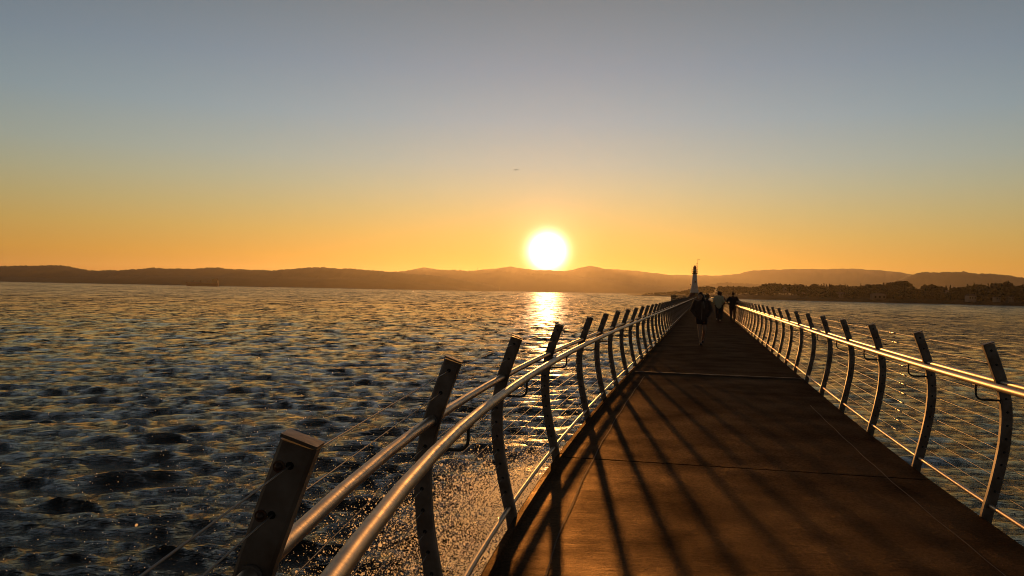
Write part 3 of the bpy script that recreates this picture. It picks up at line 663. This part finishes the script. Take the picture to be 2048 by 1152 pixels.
def person(loc, rz, H, P, mats, label, hair='short', vox=.014, group=None, legs='trousers', puffy=1.0, hem=.78, hands=True, hood=False):
    """P: joint positions for a 1.75 m figure facing -y (local); mats: skin, top, bottom, hair, shoe"""
    k = H / 1.75; root = tag(empty('person', loc, rz), label, 'person', group); root.scale = (k, k, k)
    g = dict(pel=(0, 0, .95), chest=(0, 0, 1.30), neck=(0, 0, 1.48), head=(0, -.02, 1.62), shl=(.19, 0, 1.42), shr=(-.19, 0, 1.42), ell=(.26, .03, 1.13), elr=(-.26, .03, 1.13),
             wrl=(.25, -.08, .90), wrr=(-.25, -.08, .90), hil=(.10, 0, .92), hir=(-.10, 0, .92), knl=(.11, -.03, .50), knr=(-.11, .02, .50), anl=(.10, .02, .09), anr=(-.10, .15, .12)); g.update(P)
    g = {a: Vector(b) for a, b in g.items()}
    skin, top, bot, hr, shoe = mats
    b = MB(); b.cap(g['pel'], g['chest'], .125, .13); b.cap(g['chest'] + Vector((-.1, 0, .05)), g['chest'] + Vector((.1, 0, .05)), .1, .1); b.cap(g['chest'], g['neck'], .08, .055); b.cap(g['neck'], g['head'], .052, .055)
    fw = (g['head'] - g['neck']); fx = Vector(P.get('face', (0, -1, 0))).normalized()
    b.ell(g['head'], (.075, .092, .115)); b.cap(g['head'] + fx * .05 + Vector((0, 0, -.055)), g['head'] + fx * .065 + Vector((0, 0, -.085)), .042, .03)
    sidev = fx.cross(Vector((0, 0, 1))).normalized()
    b.cap(g['head'] + fx * .088 + Vector((0, 0, .01)), g['head'] + fx * .105 + Vector((0, 0, -.025)), .010, .015, 8)          # nose
    for sg in (-1, 1):
        b.cap(g['head'] + sidev * sg * .074 + Vector((0, 0, .015)), g['head'] + sidev * sg * .078 + Vector((0, 0, -.025)), .016, .012, 8)
        b.cap(g['head'] + sidev * sg * .012 + fx * .086 + Vector((0, 0, .028)), g['head'] + sidev * sg * .045 + fx * .080 + Vector((0, 0, .028)), .009, .009, 8)  # brow
    b.cap(g['head'] - sidev * .02 + fx * .09 + Vector((0, 0, -.055)), g['head'] + sidev * .02 + fx * .09 + Vector((0, 0, -.055)), .010, .010, 8)   # lips
    for sd, q in ((1, 'l'), (-1, 'r')):
        b.cap(g['sh' + q], g['el' + q], .05, .04); b.cap(g['el' + q], g['wr' + q], .038, .026)
        if hands: hand(b, g['wr' + q], g['wr' + q] - g['el' + q], sd)
        b.cap(g['pel'], g['hi' + q], .11, .095); b.cap(g['hi' + q] - Vector((0, 0, .03)), g['kn' + q], .088, .056); b.cap(g['kn' + q], g['an' + q], .057, .036)
        b.cap(g['kn' + q] + (g['an' + q] - g['kn' + q]) * .25 + Vector((0, .015, 0)), g['kn' + q] + (g['an' + q] - g['kn' + q]) * .5, .055, .042)
        b.cap(g['an' + q], g['an' + q] + Vector((0, -.12, -.045)), .036, .03)
    remesh(b, 'body', skin, vox, root)
    j = MB(); p = puffy
    j.cap(g['pel'] + Vector((-.05, 0, hem - .88)), g['chest'] + Vector((-.06, 0, 0)), .125 * p, .14 * p); j.cap(g['pel'] + Vector((.05, 0, hem - .88)), g['chest'] + Vector((.06, 0, 0)), .125 * p, .14 * p)
    j.cap(g['shl'] + Vector((-.04, 0, -.03)), g['shr'] + Vector((.04, 0, -.03)), .085, .085); j.cap(g['chest'], g['neck'] - Vector((0, 0, .01)), .10, .068)
    for q in 'lr': j.cap(g['sh' + q], g['el' + q], .068 * p, .06 * p); j.cap(g['el' + q], g['wr' + q], .058 * p, .042)
    if hood: j.cap(g['neck'] + Vector((0, .06, -.02)), g['neck'] + Vector((0, .10, .02)), .085, .07)
    remesh(j, 'jacket', top, vox, root)
    t = MB()
    for q in 'lr':
        kn = g['kn' + q]
        if legs == 'trousers': t.cap(g['hi' + q] - Vector((0, 0, .0)), kn, .112, .080); t.cap(kn, g['an' + q] + Vector((0, 0, .02)), .078, .060)
        else: t.cap(g['hi' + q], g['hi' + q].lerp(kn, .42), .112, .105)
    t.cap(g['hil'] + Vector((-.02, 0, .03)), g['hir'] + Vector((.02, 0, .03)), .115, .115)
    remesh(t, 'trousers' if legs == 'trousers' else 'shorts', bot, vox, root)
    for q in 'lr':
        f = MB(); a = g['an' + q]; pitchf = P.get('pitch' + q, 0); dv = Vector((0, -math.cos(pitchf), -math.sin(pitchf)))
        f.cap(a + Vector((0, .03, -.045)), a + Vector((0, 0, -.045)) + dv * .13, .042, .036); f.cap(a, a + Vector((0, 0, -.04)), .045, .045); remesh(f, 'shoe', shoe, vox, root, 1)
    h = MB(); h.ell(g['head'] + Vector((0, 0, .03)) - fx * .018, (.088, .098, .10)); h.ell(g['head'] - fx * .04 + Vector((0, 0, -.01)), (.082, .075, .10))
    if hair == 'long':
        sv = Vector(P.get('hairdir', (.08, -.06, -.3))); a = g['head'] - fx * .03 + Vector((0.05, 0, -.02)); h.cap(a, a + sv * .5, .07, .055); h.cap(a + sv * .5, a + sv, .055, .028)
    remesh(h, 'hair', hr, vox, root)
    return root, g, k
M_skin = mat('skin', (.42, .24, .16), .6); M_skin2 = mat('skin_tan', (.30, .17, .11), .6)
M_navy = mat('dark_jacket_cloth', (.07, .045, .035), .85, bump=(30, .4, .01)); M_short = mat('dark_shorts_cloth', (.04, .02, .02), .9)
M_hair = mat('dark_hair', (.02, .012, .008), .6); M_shoe = mat('dark_shoe', (.03, .02, .018), .7); M_grey = mat('grey_green_jacket_cloth', (.62, .60, .42), .85, bump=(25, .4, .01))
M_jean = mat('dark_trousers_cloth', (.035, .03, .035), .9); M_redj = mat('maroon_jacket_cloth', (.14, .045, .03), .85); M_black = mat('black_jacket_cloth', (.02, .018, .022), .8, bump=(25, .4, .01))
M_zip = mat('pale_zip', (.45, .38, .32), .4, .5); M_whites = mat('pale_clothing', (.5, .46, .42), .8); M_sole = mat('pale_shoe', (.6, .5, .42), .7)
_, _ = 0, 0
wl = (5.80, 24.3)
rt1, g, k = person((wl[0], wl[1], 0), R(-8), 1.64, dict(head=(-.045, -.05, 1.60), neck=(0, -.005, 1.47), face=(-.35, -1, -.35), shl=(.20, 0, 1.40), shr=(-.20, 0, 1.40), ell=(.31, .05, 1.14), elr=(-.30, .05, 1.14), wrl=(.20, -.10, .96), wrr=(-.20, -.10, .96),
    hil=(.09, 0, .92), hir=(-.09, 0, .92), knl=(.10, -.05, .50), knr=(-.06, -.10, .51), anl=(.07, .22, .15), anr=(-.02, -.12, .085), hairdir=(.14, -.06, -.34)),
    (M_skin, M_navy, M_short, M_hair, M_shoe), 'person in dark zipped jacket and shorts walking towards the camera, looking down', hair='long', vox=.011, legs='shorts', puffy=1.16, hem=.80, hands=False, hood=True)
s = MB(); s.tube([(0, -.165, 1.40), (0, -.180, 1.2), (0, -.175, 1.0), (0, -.165, .84)], .006, 6); s.build('zip', M_zip, rt1)
s = MB(); s.tube([(.055, -.13, 1.43), (.062, -.175, 1.32), (.065, -.185, 1.2)], .007, 6); s.build('drawstring', M_zip, rt1)
man = dict(knl=(.10, .04, .50), anl=(.10, .16, .16), knr=(-.10, -.05, .50), anr=(-.10, -.08, .085), ell=(.28, .06, 1.15), elr=(-.28, .06, 1.15), wrl=(.20, -.10, .98), wrr=(-.20, -.10, .98))
person((12.2, 46.9, 0), R(180 - 13), 1.77, man, (M_skin2, M_grey, M_jean, M_hair, M_sole), 'person in pale grey green jacket walking away, left of the man in black', puffy=1.12, hands=False)
person((12.56, 47.9, 0), R(180 - 13), 1.72, dict(man, knl=(.10, -.05, .50), anl=(.10, -.08, .085), knr=(-.10, .04, .5), anr=(-.10, .16, .16)), (M_skin2, M_redj, M_jean, M_hair, M_shoe), 'person in maroon top half hidden behind the pale grey green jacket', hands=False)
person((12.68, 45.6, 0), R(180 - 13), 1.74, dict(man, ell=(.33, .06, 1.17), elr=(-.33, .06, 1.17), wrl=(.20, -.10, 1.02), wrr=(-.20, -.10, 1.02)), (M_skin2, M_black, M_jean, M_hair, M_shoe), 'man all in black walking away close to the right railing, elbows out', puffy=1.05, hands=False)
# far walkers: two built, others copied
lane = lambda D, o: pier(D, o)
fa, _, _ = person(lane(160, 1.0), R(-14), 1.7, dict(), (M_skin2, M_navy, M_jean, M_hair, M_shoe), 'tiny far walker in dark clothes, near the left railing by the lighthouse', vox=.02)
fb, _, _ = person(lane(168, 2.2), R(166), 1.78, dict(man, wrl=(.27, -.02, .9), wrr=(-.27, -.02, .9)), (M_skin2, M_redj, M_jean, M_hair, M_shoe), 'tiny far walker in brown red top in the middle of the far walkway', vox=.02)
for src, D, o, lab, mt in ((fa, 172, .6, 'tiny far walker in brown, furthest left of the distant group', M_redj), (fb, 150, 2.0, 'tiny far walker in black, tallest of the distant group', M_black), (fa, 180, 1.5, 'tiny far walker in pale clothes at the end of the walkway', M_whites),
                       (fb, 186, 2.6, 'tiny far walker in dark clothes nearest the right railing', M_navy)):
    c = copy_tree(src); c.location = lane(D, o); c['label'] = lab
    for q in kids(c):
        if q.name.startswith('jacket'): q.data = q.data.copy(); q.data.materials.clear(); q.data.materials.append(mt)

# small dog beside the walkers
M_dog = mat('dark_dog_fur', (.05, .03, .02), .9)
d = MB(); d.cap((0, -.16, .27), (0, .16, .26), .085, .068); d.cap((0, -.17, .30), (0, -.27, .40), .055, .045); d.ell((0, -.30, .43), (.05, .062, .052)); d.cap((0, -.33, .42), (0, -.39, .40), .028, .02)
for sg in (-1, 1):
    d.cap((sg * .03, -.28, .46), (sg * .045, -.28, .51), .018, .008); d.cap((sg * .045, -.16, .24), (sg * .045, -.17, .13), .032, .02); d.cap((sg * .045, -.17, .13), (sg * .045, -.17, .02), .018, .018)
    d.cap((sg * .045, .15, .25), (sg * .045, .12, .15), .045, .028); d.cap((sg * .045, .12, .15), (sg * .045, .19, .10), .024, .018); d.cap((sg * .045, .19, .10), (sg * .045, .17, .02), .017, .017)
d.cap((0, .2, .29), (0, .30, .42), .022, .01)
rd = tag(empty('dog', (13.0, 50.2, 0), R(166)), 'small dark dog trotting between the two walkers and the man in black', 'dog'); remesh(d, 'body', M_dog, .012, rd)

# ------------------------------------------------------------ spray off the wall, lit from behind
def spray_mat():
    m = bpy.data.materials.new("spray_droplets"); m.use_nodes = True; t = m.node_tree; t.nodes.remove(t.nodes['Principled BSDF'])
    tr = nd(t, 'ShaderNodeBsdfTranslucent'); tr.inputs[0].default_value = (.95, .95, .95, 1); gl = nd(t, 'ShaderNodeBsdfGlossy'); gl.inputs['Roughness'].default_value = .25
    mx = nd(t, 'ShaderNodeMixShader'); mx.inputs[0].default_value = .3; t.links.new(tr.outputs[0], mx.inputs[1]); t.links.new(gl.outputs[0], mx.inputs[2])
    t.links.new(mx.outputs[0], t.nodes['Material Output'].inputs[0]); return m
M_spray = spray_mat()
def droplets(name, C, S, label):
    n = len(C); rg = np.random.default_rng(n)          # each drop a flat flake, shaped and turned sunward so backlight brightens it
    nr = np.stack([rg.normal(0, .45, n), np.ones(n), rg.normal(0, .45, n)], -1); nr /= np.linalg.norm(nr, axis=1)[:, None]
    u_ = np.cross(nr, rg.normal(size=(n, 3))); u_ /= np.linalg.norm(u_, axis=1)[:, None]; w_ = np.cross(nr, u_)
    V = np.stack([C + S[:, None] * (u_ * math.cos(q) + w_ * math.sin(q)) for q in np.arange(5) * 2 * math.pi / 5], 1).reshape(-1, 3)
    F = np.array([(0, 1, 2), (0, 2, 3), (0, 3, 4)])[None] + (np.arange(n) * 5)[:, None, None]; F = F.reshape(-1, 3)
    me = bpy.data.meshes.new(name); me.vertices.add(len(V)); me.vertices.foreach_set('co', V.reshape(-1).astype(np.float32))
    me.loops.add(F.size); me.loops.foreach_set('vertex_index', F.reshape(-1).astype(np.int32)); me.polygons.add(len(F))
    me.polygons.foreach_set('loop_start', (np.arange(len(F)) * 3).astype(np.int32)); me.polygons.foreach_set('loop_total', np.full(len(F), 3, np.int32))
    me.materials.append(M_spray); me.update(calc_edges=True)
    tag(link(name, me), label, kind='stuff')
rs = np.random.default_rng(21)
n = 170000; D = rs.uniform(1.5, 14, n); o = np.abs(rs.normal(0, 1.15, n)) + .06
top = -.75 - .10 * o + .18 * np.sin(D * 1.3 + o) + .14 * np.sin(D * 3.1 - 2 * o) - .06 * np.maximum(D - 8, 0) ** 1.3 - .3 * np.maximum(2.2 - D, 0)
z = top - rs.exponential(.75, n) + .25 * np.sin(D * 5 + 9 * o) * np.sin(o * 7 - D) + np.where(rs.random(n) < .06, rs.exponential(.25, n), 0)
keep = (z > SEA - .1) & (o < 2.8); D, o, z = D[keep], o[keep], z[keep]
th = np.arctan(np.interp(D, DS, SL)); C = np.stack([np.interp(D, DS, XL) - o * np.cos(th), D + o * np.sin(th), z], -1)
droplets('wall_spray', C, rs.uniform(.0015, .0034, len(C)) * np.exp(rs.normal(0, .45, len(C))) * (.3 + np.linalg.norm(C - np.array([0, 0, EYE]), axis=1) / 7), 'dense golden spray hanging beside the left edge of the walkway')
n = 9000; D = rs.uniform(1.2, 22, n); o = rs.exponential(3.2, n) + .1; z = SEA + .1 + np.minimum(rs.exponential(.8, n), 4.2)
keep = o < 14; D, o, z = D[keep], o[keep], z[keep]; th = np.arctan(np.interp(D, DS, SL)); C = np.stack([np.interp(D, DS, XL) - o * np.cos(th), D + o * np.sin(th), z], -1)
droplets('drifting_spray', C, rs.uniform(.0014, .0046, len(C)) * (.12 + np.linalg.norm(C - np.array([0, 0, EYE]), axis=1) / 9), 'sparse bright spray drops drifting over the dark water')

# ------------------------------------------------------------ haze
hz = MB(); hz.box((0, 6000, (345 + SEA - 4) / 2), (26000, 17000, 345 - (SEA - 4)))
mh = bpy.data.materials.new('haze'); mh.use_nodes = True; t = mh.node_tree; t.nodes.remove(t.nodes['Principled BSDF'])
pv = nd(t, 'ShaderNodeVolumePrincipled'); pv.inputs['Color'].default_value = (.95, .9, .82, 1); pv.inputs['Density'].default_value = 2.7e-5; pv.inputs['Anisotropy'].default_value = .67
t.links.new(pv.outputs[0], t.nodes['Material Output'].inputs['Volume'])
hb = hz.build('haze', mh); tag(hb, 'warm evening haze over the water', kind='stuff')
